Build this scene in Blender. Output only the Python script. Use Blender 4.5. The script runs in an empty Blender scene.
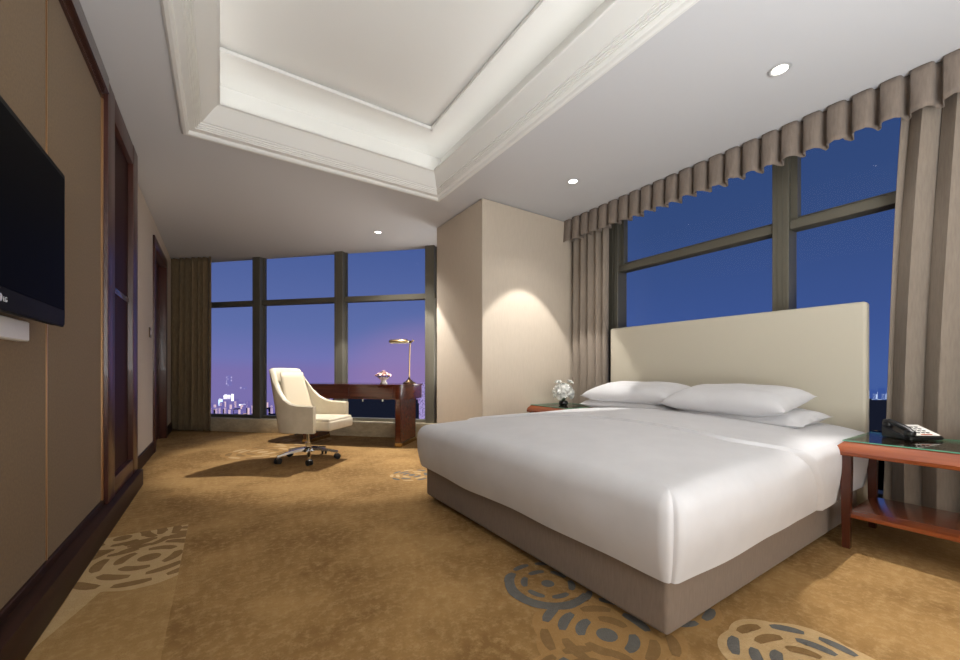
import bpy, bmesh, math, random
from mathutils import Vector, Matrix, noise
PI = math.pi
R = math.radians
S = bpy.context.scene
COL = S.collection
random.seed(7)

# ------------------------------------------------------------------ camera, sky, exposure
CAMH = 0.95
TH = math.atan(260 / 394.0)                      # yaw of the view away from the window wall's direction
cam_d = bpy.data.cameras.new('camera'); cam = bpy.data.objects.new('camera', cam_d); COL.objects.link(cam)
cam.location = (0, 0, CAMH); cam.rotation_euler = (PI / 2, 0, -TH)
cam_d.sensor_width = 36; cam_d.lens = 394 / 960 * 36; cam_d.shift_y = 41 / 960
cam_d.clip_start = 0.05; cam_d.clip_end = 20000
S.camera = cam
S.view_settings.view_transform = 'Standard'; S.view_settings.look = 'None'
S.view_settings.exposure = 0.0; S.view_settings.gamma = 1.0; S.view_settings.use_curve_mapping = False


def srgb(r, g, b):
    f = lambda c: (c / 255 / 12.92) if c / 255 <= 0.04045 else ((c / 255 + 0.055) / 1.055) ** 2.4
    return (f(r), f(g), f(b), 1)


W = bpy.data.worlds.new('dusk_sky'); S.world = W; W.use_nodes = True
nt = W.node_tree; nt.nodes.clear()
tc = nt.nodes.new('ShaderNodeTexCoord'); sep = nt.nodes.new('ShaderNodeSeparateXYZ')
nt.links.new(tc.outputs['Generated'], sep.inputs[0])
rp = nt.nodes.new('ShaderNodeValToRGB'); e = rp.color_ramp.elements
e[0].position = 0.0; e[0].color = srgb(122, 112, 172)
e[1].position = 1.0; e[1].color = srgb(40, 60, 120)
for p, c in ((0.03, (112, 116, 178)), (0.10, (94, 110, 168)), (0.28, (72, 93, 152)), (0.5, (58, 82, 140))):
    n = rp.color_ramp.elements.new(p); n.color = srgb(*c)
nt.links.new(sep.outputs['Z'], rp.inputs[0])
# the afterglow sits to the north-east (+x +y); the east side is deeper blue
rp2 = nt.nodes.new('ShaderNodeValToRGB'); e = rp2.color_ramp.elements
e[0].position = 0.0; e[0].color = srgb(66, 92, 155)
e[1].position = 1.0; e[1].color = srgb(30, 50, 110)
for p, c in ((0.10, (60, 84, 145)), (0.30, (52, 75, 125)), (0.55, (44, 68, 115))):
    n = rp2.color_ramp.elements.new(p); n.color = srgb(*c)
nt.links.new(sep.outputs['Z'], rp2.inputs[0])
az = nt.nodes.new('ShaderNodeMath'); az.operation = 'ARCTAN2'
nt.links.new(sep.outputs['X'], az.inputs[0]); nt.links.new(sep.outputs['Y'], az.inputs[1])
mr = nt.nodes.new('ShaderNodeMapRange'); mr.inputs[1].default_value = 0.45; mr.inputs[2].default_value = 1.0
nt.links.new(az.outputs[0], mr.inputs[0])
mx = nt.nodes.new('ShaderNodeMix'); mx.data_type = 'RGBA'
nt.links.new(mr.outputs[0], mx.inputs[0]); nt.links.new(rp.outputs[0], mx.inputs[6]); nt.links.new(rp2.outputs[0], mx.inputs[7])
# pink afterglow lobe low over the city
dt = nt.nodes.new('ShaderNodeVectorMath'); dt.operation = 'DOT_PRODUCT'
gd = Vector((0.47, 0.90, -0.03)).normalized(); dt.inputs[1].default_value = gd
nrm = nt.nodes.new('ShaderNodeVectorMath'); nrm.operation = 'NORMALIZE'
zs = nt.nodes.new('ShaderNodeVectorMath'); zs.operation = 'MULTIPLY'; zs.inputs[1].default_value = (1, 1, 1.7)
nt.links.new(tc.outputs['Generated'], zs.inputs[0]); nt.links.new(zs.outputs[0], nrm.inputs[0]); nt.links.new(nrm.outputs[0], dt.inputs[0])
mr2 = nt.nodes.new('ShaderNodeMapRange'); mr2.interpolation_type = 'SMOOTHERSTEP'
mr2.inputs[1].default_value = 0.955; mr2.inputs[2].default_value = 1.0; mr2.inputs[4].default_value = 0.55
nt.links.new(dt.outputs['Value'], mr2.inputs[0])
mx2 = nt.nodes.new('ShaderNodeMix'); mx2.data_type = 'RGBA'; mx2.inputs[7].default_value = srgb(158, 128, 178)
nt.links.new(mr2.outputs[0], mx2.inputs[0]); nt.links.new(mx.outputs[2], mx2.inputs[6])
bg = nt.nodes.new('ShaderNodeBackground'); bg.inputs[1].default_value = 1.0
nt.links.new(mx2.outputs[2], bg.inputs[0])
wo = nt.nodes.new('ShaderNodeOutputWorld'); nt.links.new(bg.outputs[0], wo.inputs[0])

# general room light: added soft fills without fixtures, plus the cove strips
WARM = (1.0, 0.965, 0.92)
CORE_W = 60; BROAD_W = 34; COVE_W = 1.7; ROOM_W = 58


def area(name, loc, rot, sx, sy, power, col=WARM):
    l = bpy.data.lights.new(name, 'AREA'); l.shape = 'RECTANGLE'; l.size = sx; l.size_y = sy
    l.energy = power; l.color = col
    o = bpy.data.objects.new(name, l); COL.objects.link(o); o.location = loc; o.rotation_euler = rot
    o['kind'] = 'structure'
    return o


area('room_fill_light', (0.15, -1.85, 1.35), (math.radians(97), 0, math.radians(-28)), 1.8, 1.9, ROOM_W, (0.93, 0.97, 1.0))  # added soft fill behind the camera, no fixture
area('ceiling_fill_light', (0.75, -1.25, 0.35), (PI, 0, 0), 2.4, 1.6, 170, (0.89, 0.95, 1.0))  # added low fill aimed up to brighten the ceiling, no fixture
area('pier_fill_light', (2.80, 4.62, 1.3), (0, math.radians(115), math.radians(-15)), 1.2, .4, 12, (1.0, 0.98, 0.95))  # added fill hidden behind the pier for the desk end, no fixture

# ------------------------------------------------------------------ materials
def mat(name, col, rough=0.6, metal=0.0, spec=0.5, coat=0.0, sheen=0.0):
    m = bpy.data.materials.new(name); m.use_nodes = True
    b = m.node_tree.nodes['Principled BSDF']
    b.inputs['Base Color'].default_value = srgb(*col); b.inputs['Roughness'].default_value = rough
    b.inputs['Metallic'].default_value = metal; b.inputs['Specular IOR Level'].default_value = spec
    b.inputs['Coat Weight'].default_value = coat; b.inputs['Coat Roughness'].default_value = 0.05
    b.inputs['Sheen Weight'].default_value = sheen
    return m


def textured(m, c1, c2, scale=(10, 10, 10), detail=6, rough=0.6, lo=0.35, hi=0.65, bump=0.0, bscale=None, dist=0.002):
    t = m.node_tree; b = t.nodes['Principled BSDF']
    co = t.nodes.new('ShaderNodeTexCoord'); mp = t.nodes.new('ShaderNodeMapping'); mp.inputs['Scale'].default_value = scale
    t.links.new(co.outputs['Object'], mp.inputs[0])
    nz = t.nodes.new('ShaderNodeTexNoise'); nz.inputs['Scale'].default_value = 1; nz.inputs['Detail'].default_value = detail
    nz.inputs['Roughness'].default_value = rough
    t.links.new(mp.outputs[0], nz.inputs[0])
    r = t.nodes.new('ShaderNodeValToRGB'); r.color_ramp.elements[0].position = lo; r.color_ramp.elements[1].position = hi
    r.color_ramp.elements[0].color = srgb(*c1); r.color_ramp.elements[1].color = srgb(*c2)
    t.links.new(nz.outputs[0], r.inputs[0]); t.links.new(r.outputs[0], b.inputs['Base Color'])
    if bump:
        n2 = nz
        if bscale:
            n2 = t.nodes.new('ShaderNodeTexNoise'); n2.inputs['Scale'].default_value = bscale; n2.inputs['Detail'].default_value = 3
            t.links.new(co.outputs['Object'], n2.inputs[0])
        bp = t.nodes.new('ShaderNodeBump'); bp.inputs['Strength'].default_value = bump; bp.inputs['Distance'].default_value = dist
        t.links.new(n2.outputs[0], bp.inputs['Height']); t.links.new(bp.outputs[0], b.inputs['Normal'])
    return m


def carpet_mat(name, c1, c2, c3):
    m = mat(name, c1, 0.95, spec=0.1)
    t = m.node_tree; b = t.nodes['Principled BSDF']
    co = t.nodes.new('ShaderNodeTexCoord')
    n1 = t.nodes.new('ShaderNodeTexNoise'); n1.inputs['Scale'].default_value = 1.6; n1.inputs['Detail'].default_value = 5
    n1.inputs['Roughness'].default_value = 0.65
    n2 = t.nodes.new('ShaderNodeTexNoise'); n2.inputs['Scale'].default_value = 26; n2.inputs['Detail'].default_value = 6
    n2.inputs['Roughness'].default_value = 0.75
    n3 = t.nodes.new('ShaderNodeTexNoise'); n3.inputs['Scale'].default_value = 220; n3.inputs['Detail'].default_value = 2
    for n in (n1, n2, n3): t.links.new(co.outputs['Object'], n.inputs[0])
    r1 = t.nodes.new('ShaderNodeValToRGB'); r1.color_ramp.elements[0].position = 0.40; r1.color_ramp.elements[1].position = 0.60
    r1.color_ramp.elements[0].color = srgb(*c1); r1.color_ramp.elements[1].color = srgb(*c2)
    t.links.new(n1.outputs[0], r1.inputs[0])
    r2 = t.nodes.new('ShaderNodeMapRange'); r2.inputs[1].default_value = 0.47; r2.inputs[2].default_value = 0.68; r2.inputs[4].default_value = 0.6
    t.links.new(n2.outputs[0], r2.inputs[0])
    mxn = t.nodes.new('ShaderNodeMix'); mxn.data_type = 'RGBA'; mxn.inputs[7].default_value = srgb(*c3)
    t.links.new(r2.outputs[0], mxn.inputs[0]); t.links.new(r1.outputs[0], mxn.inputs[6]); t.links.new(mxn.outputs[2], b.inputs['Base Color'])
    bp = t.nodes.new('ShaderNodeBump'); bp.inputs['Strength'].default_value = 0.6; bp.inputs['Distance'].default_value = 0.006
    t.links.new(n3.outputs[0], bp.inputs['Height']); t.links.new(bp.outputs[0], b.inputs['Normal'])
    return m


def fabric(name, c1, c2, weave=700, rough=0.9, sheen=0.1, bump=0.15, vary=3.0):
    m = mat(name, c1, rough, spec=0.2, sheen=sheen)
    textured(m, c1, c2, (weave * .12, weave * .12, weave * .02), 4, lo=0.3, hi=0.7, bump=bump, bscale=weave * .5, dist=0.001)
    return m


def wood(name, c1, c2, axis=2, rough=0.22, coat=0.6):
    m = mat(name, c1, rough, coat=coat)
    sc = [28, 28, 28]; sc[axis] = 2.0
    textured(m, c1, c2, tuple(sc), 5, lo=0.32, hi=0.68)
    return m


def emis(name, col, strength):
    m = bpy.data.materials.new(name); m.use_nodes = True
    t = m.node_tree; t.nodes.clear()
    em = t.nodes.new('ShaderNodeEmission'); em.inputs[0].default_value = srgb(*col); em.inputs[1].default_value = strength
    o = t.nodes.new('ShaderNodeOutputMaterial'); t.links.new(em.outputs[0], o.inputs[0])
    return m


def glass(name, refl=0.04, tint=(255, 255, 255), edge=None):
    m = bpy.data.materials.new(name); m.use_nodes = True
    t = m.node_tree; t.nodes.clear()
    tr = t.nodes.new('ShaderNodeBsdfTransparent'); tr.inputs[0].default_value = srgb(*tint)
    gl = t.nodes.new('ShaderNodeBsdfGlossy'); gl.inputs['Roughness'].default_value = 0.01
    fr = t.nodes.new('ShaderNodeLayerWeight'); fr.inputs[0].default_value = 0.25
    mu = t.nodes.new('ShaderNodeMath'); mu.operation = 'MULTIPLY'; mu.inputs[1].default_value = refl * 8
    ad = t.nodes.new('ShaderNodeMath'); ad.operation = 'ADD'; ad.inputs[1].default_value = refl * .3; ad.use_clamp = True
    t.links.new(fr.outputs['Fresnel'], mu.inputs[0]); t.links.new(mu.outputs[0], ad.inputs[0])
    mxs = t.nodes.new('ShaderNodeMixShader'); t.links.new(ad.outputs[0], mxs.inputs[0])
    t.links.new(tr.outputs[0], mxs.inputs[1]); t.links.new(gl.outputs[0], mxs.inputs[2])
    o = t.nodes.new('ShaderNodeOutputMaterial'); t.links.new(mxs.outputs[0], o.inputs[0])
    return m


M = {}
M['ceiling'] = mat('ceiling_paint', (203, 203, 205), 0.85, spec=0.15)
M['tray'] = mat('tray_paint', (226, 225, 221), 0.6, spec=0.3)
M['carpet'] = carpet_mat('carpet_gold_brown', (132, 100, 60), (164, 129, 82), (187, 154, 106))
M['carpet_l'] = carpet_mat('carpet_border_strip', (154, 121, 76), (170, 136, 88), (188, 154, 106))
M['c_beige'] = carpet_mat('carpet_pattern_beige', (182, 152, 108), (192, 162, 118), (200, 172, 130))
M['c_beige2'] = carpet_mat('carpet_pattern_sand', (158, 122, 76), (166, 130, 82), (176, 140, 92))
M['c_blue'] = carpet_mat('carpet_pattern_blue_grey', (98, 94, 88), (108, 106, 102), (118, 116, 112))
M['c_brown'] = carpet_mat('carpet_pattern_brown', (128, 100, 64), (140, 110, 72), (150, 120, 82))
M['wallpaper'] = textured(mat('wallpaper_beige', (176, 160, 140), 0.8, spec=0.2), (196, 183, 166), (201, 188, 171), (120, 120, 12), 3, bump=0.05)
M['panel'] = textured(mat('panel_fabric_bronze', (128, 100, 66), 0.75, spec=0.25, sheen=0.1), (106, 82, 48), (118, 93, 56), (90, 90, 90), 4, bump=0.15)
M['dark_wood'] = wood('dark_mahogany', (58, 28, 22), (78, 40, 30), 2, 0.35, 0.12)
M['dark_wood_h'] = wood('dark_mahogany_rail', (52, 30, 26), (70, 40, 34), 1, 0.22, 0.4)
M['ebony'] = wood('ebony_skirting', (42, 26, 20), (56, 34, 26), 1, 0.5, 0.0)
M['ebony'].node_tree.nodes['Principled BSDF'].inputs['Specular IOR Level'].default_value = 0.15
M['gloss_panel'] = mat('gloss_dark_panel', (50, 27, 22), 0.5, spec=0.06, coat=0.0)
M['desk_wood'] = wood('desk_mahogany', (66, 26, 15), (98, 44, 25), 0, 0.25, 0.6)
M['stand_wood'] = wood('nightstand_mahogany', (124, 58, 28), (150, 78, 40), 1, 0.25, 0.6)
M['stand_dark'] = wood('nightstand_legs', (60, 27, 18), (80, 38, 24), 2, 0.25, 0.5)
M['bronze'] = mat('bronze_strip', (190, 150, 110), 0.3, metal=0.9)
M['brass'] = mat('antique_brass', (176, 150, 108), 0.25, metal=1.0)
M['darkbrass'] = mat('dark_brass', (80, 62, 44), 0.35, metal=0.9)
M['frame'] = mat('window_frame_metal', (100, 96, 84), 0.45, metal=0.25)
M['frame_dark'] = mat('window_frame_gasket', (34, 34, 36), 0.5)
M['stone'] = textured(mat('sill_marble', (180, 165, 135), 0.35), (184, 168, 138), (218, 204, 174), (6, 6, 14), 8, rough=0.7)
M['glass'] = glass('window_glass', 0.012)
M['curtain'] = fabric('curtain_taupe', (132, 120, 108), (144, 132, 119), 600)
M['curtain2'] = fabric('curtain_olive_brown', (106, 90, 68), (128, 110, 84), 600)
M['valance'] = fabric('valance_taupe', (122, 110, 100), (136, 123, 112), 600)
M['linen'] = mat('white_linen', (226, 225, 226), 0.85, spec=0.2, sheen=0.15)
textured(M['linen'], (203, 202, 204), (209, 208, 210), (4, 4, 4), 3, bump=0.12, bscale=9, dist=0.01)
M['bedbase'] = fabric('bed_base_fabric', (122, 108, 96), (132, 117, 104), 900, bump=0.08)
M['headboard'] = mat('headboard_cream_leather', (184, 177, 160), 0.55, spec=0.35)
M['cream'] = textured(mat('cream_leather', (222, 210, 186), 0.42, spec=0.45), (206, 194, 170), (216, 205, 183), (8, 8, 8), 3, bump=0.08, bscale=120)
M['cream_in'] = mat('cream_leather_inner', (206, 192, 166), 0.5, spec=0.4)
M['chrome'] = mat('chrome', (200, 200, 200), 0.12, metal=1.0)
M['black'] = mat('black_plastic', (18, 18, 20), 0.3)
M['black_rough'] = mat('black_rubber', (26, 25, 25), 0.6)
M['screen'] = mat('tv_screen', (5, 5, 6), 0.5, spec=0.02)
M['bezel'] = mat('tv_bezel', (20, 21, 20), 0.5, spec=0.04)
M['white'] = mat('white_plastic', (225, 222, 216), 0.4)
M['silver'] = mat('silver_print', (200, 200, 200), 0.4, metal=0.3)
M['porcelain'] = mat('white_porcelain', (236, 232, 226), 0.2, coat=0.5)
M['petal_w'] = mat('white_petal', (240, 240, 236), 0.6)
M['petal_p'] = mat('pink_petal', (246, 214, 206), 0.6)
M['leaf'] = mat('dark_leaf', (46, 62, 38), 0.5)
M['pot'] = mat('dark_glass_pot', (30, 32, 34), 0.12, coat=0.5)
M['top_glass'] = glass('tabletop_glass', 0.10, (225, 240, 232))
M['glass_edge'] = mat('green_glass_edge', (96, 168, 140), 0.15, coat=0.5)
M['lamp_on'] = emis('downlight_glow', (255, 250, 240), 6)
M['shade_in'] = mat('lamp_shade_cream', (235, 226, 190), 0.35)
M['key'] = mat('phone_keys', (50, 52, 56), 0.5)
M['orange'] = mat('phone_orange_key', (200, 90, 50), 0.5)

# ------------------------------------------------------------------ mesh helpers
class MB:
    def __init__(s): s.v = []; s.f = []; s.mi = []; s.mats = []; s.cur = 0
    def m(s, material):
        if material not in s.mats: s.mats.append(material)
        s.cur = s.mats.index(material); return s
    def add(s, vs, fs):
        n = len(s.v); s.v += [tuple(v) for v in vs]
        for f in fs: s.f.append(tuple(i + n for i in f)); s.mi.append(s.cur)
        return s
    def box(s, x0, y0, z0, x1, y1, z1, bev=0.0, seg=2):
        if bev <= 0:
            vs = [(x, y, z) for z in (z0, z1) for y in (y0, y1) for x in (x0, x1)]
            return s.add(vs, [(0, 2, 3, 1), (4, 5, 7, 6), (0, 1, 5, 4), (2, 6, 7, 3), (0, 4, 6, 2), (1, 3, 7, 5)])
        b = bmesh.new(); bmesh.ops.create_cube(b, size=1)
        for v in b.verts:
            v.co = Vector(((x0 + x1) / 2 + v.co.x * (x1 - x0), (y0 + y1) / 2 + v.co.y * (y1 - y0), (z0 + z1) / 2 + v.co.z * (z1 - z0)))
        bmesh.ops.bevel(b, geom=b.edges[:], offset=bev, segments=seg, affect='EDGES', profile=0.5)
        return s.bm(b)
    def bm(s, b):
        b.verts.index_update()
        s.add([v.co[:] for v in b.verts], [[v.index for v in f.verts] for f in b.faces]); b.free(); return s
    def lathe(s, prof, c=(0, 0, 0), n=24, rot=None):
        vs = []; fs = []
        for r, z in prof:
            for k in range(n):
                a = 2 * PI * k / n; vs.append(Vector((max(r, 1e-4) * math.cos(a), max(r, 1e-4) * math.sin(a), z)))
        for i in range(len(prof) - 1):
            for k in range(n):
                k2 = (k + 1) % n; fs.append((i * n + k, i * n + k2, (i + 1) * n + k2, (i + 1) * n + k))
        fs.append(tuple(range(n - 1, -1, -1))); fs.append(tuple((len(prof) - 1) * n + k for k in range(n)))
        if rot: vs = [rot @ v for v in vs]
        return s.add([v + Vector(c) for v in vs], fs)
    def tube(s, pts, r, n=10):
        pts = [Vector(p) for p in pts]; rs = r if isinstance(r, (list, tuple)) else [r] * len(pts)
        vs = []; fs = []; up = None
        for i, p in enumerate(pts):
            d = (pts[min(i + 1, len(pts) - 1)] - pts[max(i - 1, 0)]).normalized()
            if up is None: up = d.orthogonal().normalized()
            up = (up - d * up.dot(d)).normalized(); q = d.cross(up)
            for k in range(n):
                a = 2 * PI * k / n; vs.append(p + (up * math.cos(a) + q * math.sin(a)) * rs[i])
        for i in range(len(pts) - 1):
            for k in range(n):
                k2 = (k + 1) % n; fs.append((i * n + k, i * n + k2, (i + 1) * n + k2, (i + 1) * n + k))
        fs.append(tuple(range(n - 1, -1, -1))); fs.append(tuple((len(pts) - 1) * n + k for k in range(n)))
        return s.add(vs, fs)
    def prism(s, poly, z0, z1):
        n = len(poly)
        vs = [(x, y, z0) for x, y in poly] + [(x, y, z1) for x, y in poly]
        fs = [tuple(range(n - 1, -1, -1)), tuple(range(n, 2 * n))] + [(i, (i + 1) % n, (i + 1) % n + n, i + n) for i in range(n)]
        return s.add(vs, fs)
    def ball(s, c, r, n=10, sc=(1, 1, 1)):
        b = bmesh.new(); bmesh.ops.create_icosphere(b, subdivisions=2, radius=r)
        for v in b.verts: v.co = Vector((v.co.x * sc[0] + c[0], v.co.y * sc[1] + c[1], v.co.z * sc[2] + c[2]))
        return s.bm(b)
    def build(s, name, material=None, parent=None, smooth=True, ang=35):
        me = bpy.data.meshes.new(name); me.from_pydata(s.v, [], s.f)
        if s.mats:
            for m_ in s.mats: me.materials.append(m_)
            me.polygons.foreach_set('material_index', s.mi)
        if material: me.materials.append(material)
        b = bmesh.new(); b.from_mesh(me); bmesh.ops.recalc_face_normals(b, faces=b.faces); b.to_mesh(me); b.free()
        if smooth: me.shade_smooth(); me.set_sharp_from_angle(angle=math.radians(ang))
        o = bpy.data.objects.new(name, me); COL.objects.link(o)
        if parent: o.parent = parent
        return o


def empty(name, label=None, cat=None, loc=(0, 0, 0), rz=0, group=None, kind=None):
    o = bpy.data.objects.new(name, None); COL.objects.link(o); o.location = loc; o.rotation_euler = (0, 0, rz)
    o.empty_display_size = 0.05
    return tag(o, label, cat, group, kind)


def tag(o, label=None, cat=None, group=None, kind=None):
    if label: o['label'] = label
    if cat: o['category'] = cat
    if group: o['group'] = group
    if kind: o['kind'] = kind
    return o


def copy_tree(o, parent=None):
    c = o.copy(); COL.objects.link(c); c.parent = parent
    for ch in list(o.children): copy_tree(ch, c)
    return c


def struct(o): o['kind'] = 'structure'; return o


# room constants (metres; the camera stands over the origin)
H = 2.74; XL = -0.60; XF = -0.65; XR = 3.45; XW = 3.66; YB = -2.2
CX, CY0, CY1 = 2.252, 3.37, 4.39              # the pier between the two windows
QF = 5.35; QG = 5.45; R2 = math.sqrt(2)       # diagonal window wall: frame front and glass distance
def uq(u, q, z=0.0): return Vector(((q + u) / R2, (q - u) / R2, z))

# ------------------------------------------------------------------ floor with woven pattern
fl = MB(); fl.m(M['carpet'])
far = [(XL - .3, YB - .2), (4.0, YB - .2), (4.0, QG * R2 + .3 - 4.0), (XL - .3, QG * R2 + .3 - (XL - .3))]
fl.prism(far, -0.12, 0.0)


def flat(poly, material, z):
    fl.m(material); fl.add([(x, y, z) for x, y in poly], [tuple(range(len(poly)))])


def dash(c, r, a0, a1, w, material, z, sx=1.0, rot=0.0, clip=None, keep=None):
    n = max(5, int(abs(a1 - a0) / 0.12)); o = []; i_ = []
    for k in range(n + 1):
        t = k / n; a = a0 + (a1 - a0) * t; ww = w * (0.55 + 0.45 * math.sin(PI * min(1, max(0, t))) ** 0.5)
        for lst, rr in ((o, r + ww / 2), (i_, r - ww / 2)):
            x, y = rr * math.cos(a) * sx, rr * math.sin(a)
            lst.append((c[0] + x * math.cos(rot) - y * math.sin(rot), c[1] + x * math.sin(rot) + y * math.cos(rot)))
    poly = o + i_[::-1]
    if keep and not all(keep(*p) for p in poly):
        poly = keep.clip(poly) if hasattr(keep, 'clip') else None
        if not poly or len(poly) < 3: return
    flat(poly, material, z)


class Half:                                      # convex clip region: list of (nx, ny, d) with nx*x+ny*y <= d kept
    def __init__(s, planes): s.p = planes
    def __call__(s, x, y): return all(a * x + b * y <= d for a, b, d in s.p)
    def clip(s, poly):
        for a, b, d in s.p:
            out = []
            for i in range(len(poly)):
                P, Q = poly[i], poly[(i + 1) % len(poly)]
                fp, fq = a * P[0] + b * P[1] - d, a * Q[0] + b * Q[1] - d
                if fp <= 0: out.append(P)
                if (fp < 0) != (fq < 0) and fp != fq:
                    t = fp / (fp - fq); out.append((P[0] + (Q[0] - P[0]) * t, P[1] + (Q[1] - P[1]) * t))
            poly = out
            if len(poly) < 3: return None
        return poly


def rosette(c, R, lobes, base, marks, seed, keep=None, z=0.0015, centre=None, sx=1.0, rings=(0.82, 0.58, 0.34)):
    rnd = random.Random(seed)
    if base:
        poly = []
        for k in range(96):
            a = 2 * PI * k / 96; r = R * (0.93 + 0.08 * abs(math.sin(a * lobes / 2 + 0.5)))
            poly.append((c[0] + r * math.cos(a) * sx, c[1] + r * math.sin(a)))
        if keep: poly = keep.clip(poly)
        if poly: flat(poly, base, z)
    for j, fr in enumerate(rings):
        n = [9, 6, 4][j]; ph = rnd.random()
        for k in range(n):
            a0 = (k + ph) * 2 * PI / n; a1 = a0 + 2 * PI / n * 0.72
            mm = marks[(k + j) % len(marks)]
            dash(c, R * fr, a0, a1, R * 0.15, mm, z + 0.0012, sx, keep=keep)
    pol = [(c[0] + R * .14 * math.cos(a) * sx, c[1] + R * .14 * math.sin(a)) for a in [k * PI / 8 for k in range(16)]]
    if keep: pol = keep.clip(pol)
    if pol: flat(pol, centre or marks[0], z + 0.0012)


# left border strip of the carpet, with its beige rosettes cut at the seam
flat([(XL, -2.0), (-0.163, -2.0), (-0.163, 3.03), (XL, 3.03)], M['carpet_l'], 0.0008)
K1 = Half([(1, 0, -0.163), (0, 1, 3.03), (-1, 0, 0.60)])
rosette((-0.30, 2.60), 0.34, 7, M['c_beige'], [M['c_brown']], 3, K1)
rosette((-0.46, 2.98), 0.30, 7, M['c_beige'], [M['c_brown']], 5, K1, z=0.0020)
rosette((-0.12, 3.06), 0.30, 7, M['c_beige'], [M['c_brown']], 6, K1, z=0.0025)
flat([(-0.53, 2.52), (-0.42, 2.34), (-0.47, 2.16), (-0.535, 1.95)], M['c_beige'], 0.0014)
# rosettes at the foot of the bed
rosette((1.22, 1.30), 0.21, 6, None, [M['c_blue']], 2, rings=(0.86, 0.5))
dash((1.22, 1.30), .17, 2.0, 5.2, .05, M['c_blue'], 0.003)
rosette((1.16, 0.93), 0.27, 7, M['c_beige2'], [M['c_blue'], M['c_brown']], 11)
rosette((0.93, 0.76), 0.24, 7, M['c_beige2'], [M['c_brown']], 13, z=0.0012)
rosette((1.57, 0.47), 0.25, 7, M['c_beige'], [M['c_blue'], M['c_brown']], 17, z=0.0022)
rosette((1.55, 0.98), 0.24, 7, M['c_beige2'], [M['c_blue']], 19, z=0.0012)
# paler rosettes further back
rosette((0.42, 5.25), 0.42, 7, M['c_beige2'], [M['c_beige'], M['c_brown']], 23)
rosette((0.95, 5.75), 0.40, 7, M['c_beige2'], [M['c_beige'], M['c_brown']], 24, z=0.0012)
rosette((1.46, 3.34), 0.22, 6, M['c_beige2'], [M['c_blue'], M['c_beige']], 29)
struct(fl.build('floor', smooth=False))

# ------------------------------------------------------------------ ceiling with the coffered tray
TX0, TX1, TY0, TY1 = -0.24, 1.92, -0.75, 3.69    # tray opening in the flat ceiling
ce = MB()
ce.m(M['ceiling'])
def quad(pts): ce.add(pts, [tuple(range(len(pts)))])
XO = 3.95
yb = QG * R2
T = 0.08
def slab(poly):
    ce.prism(poly, H, H + T)
slab([(XL - .15, YB - .1), (TX0, YB - .1), (TX0, yb - TX0 + .05), (XL - .15, yb - XL + .2)])
slab([(TX1, YB - .1), (XO, YB - .1), (XO, yb - XO + .05), (TX1, yb - TX1 + .05)])
slab([(TX0, TY1), (TX1, TY1), (TX1, yb - TX1 + .05), (TX0, yb - TX0 + .05)])
slab([(TX0, YB - .1), (TX1, YB - .1), (TX1, TY0), (TX0, TY0)])
ceiling = struct(ce.build('ceiling', smooth=False))
# moulding profile: d = inward distance, z
prof = [(0.0, H + .01), (0.0, H - .012), (0.012, H - .022), (0.03, H - .022), (0.042, H - .012), (0.048, H + .004),
        (0.085, H + .010), (0.087, H + .018), (0.096, H + .018), (0.098, H + .028), (0.107, H + .028), (0.109, H + .040), (0.118, H + .040), (0.121, H + .052),
        (0.130, H + .052), (0.150, H + .075), (0.180, H + .11), (0.205, H + .14), (0.225, H + .156), (0.24, H + .160), (0.24, H + .175),
        (0.205, H + .175), (0.17, H + .14), (0.13, H + .12), (0.06, H + .115)]
def ring(d0x, d):
    return [(TX0 + d, TY0 + d), (TX1 - d * (0.18 / 0.24), TY0 + d), (TX1 - d * (0.18 / 0.24), TY1 - d), (TX0 + d, TY1 - d)]
ZU = 3.15
tm = MB()
vs = []; fs = []
for d, z in prof:
    for x, y in ring(0, d): vs.append((x, y, z))
for x, y in ((TX0 + .09, TY0 + .09), (TX1 - .03, TY0 + .09), (TX1 - .03, TY1 - .09), (TX0 + .09, TY1 - .09)): vs.append((x, y, H + .115))
for x, y in ((TX0 + .09, TY0 + .09), (TX1 - .03, TY0 + .09), (TX1 - .03, TY1 - .09), (TX0 + .09, TY1 - .09)): vs.append((x, y, ZU - .02))
npf = len(prof) + 2
for i in range(npf - 1):
    for k in range(4):
        k2 = (k + 1) % 4; fs.append((i * 4 + k, i * 4 + k2, (i + 1) * 4 + k2, (i + 1) * 4 + k))
tm.add(vs, fs)
struct(tm.build('trim_1', M['tray'], ceiling, ang=20))
up = MB()
up.box(TX0, TY0, ZU, TX1 + .1, TY1, ZU + .06)
# raised frame of the upper ceiling: border lower by 2 cm, groove edge at the frame
gx0, gx1, gy0, gy1 = -0.08, 1.60, -0.4, 3.206
bz = ZU - .022
for a, b_, c_, d_ in ((TX0, TY0, gx0, TY1), (gx1, TY0, TX1 + .1, TY1), (gx0, gy1, gx1, TY1), (gx0, TY0, gx1, gy0)):
    up.box(a, b_, bz, c_, d_, ZU)
gw = 0.022
for a, b_, c_, d_ in ((gx0, gy0, gx0 + gw, gy1), (gx1 - gw, gy0, gx1, gy1), (gx0, gy1 - gw, gx1, gy1), (gx0, gy0, gx1, gy0 + gw)):
    up.box(a, b_, bz - .016, c_, d_, bz + .01)
o = up.build('tray_ceiling', M['tray'], ceiling, smooth=False)
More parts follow.
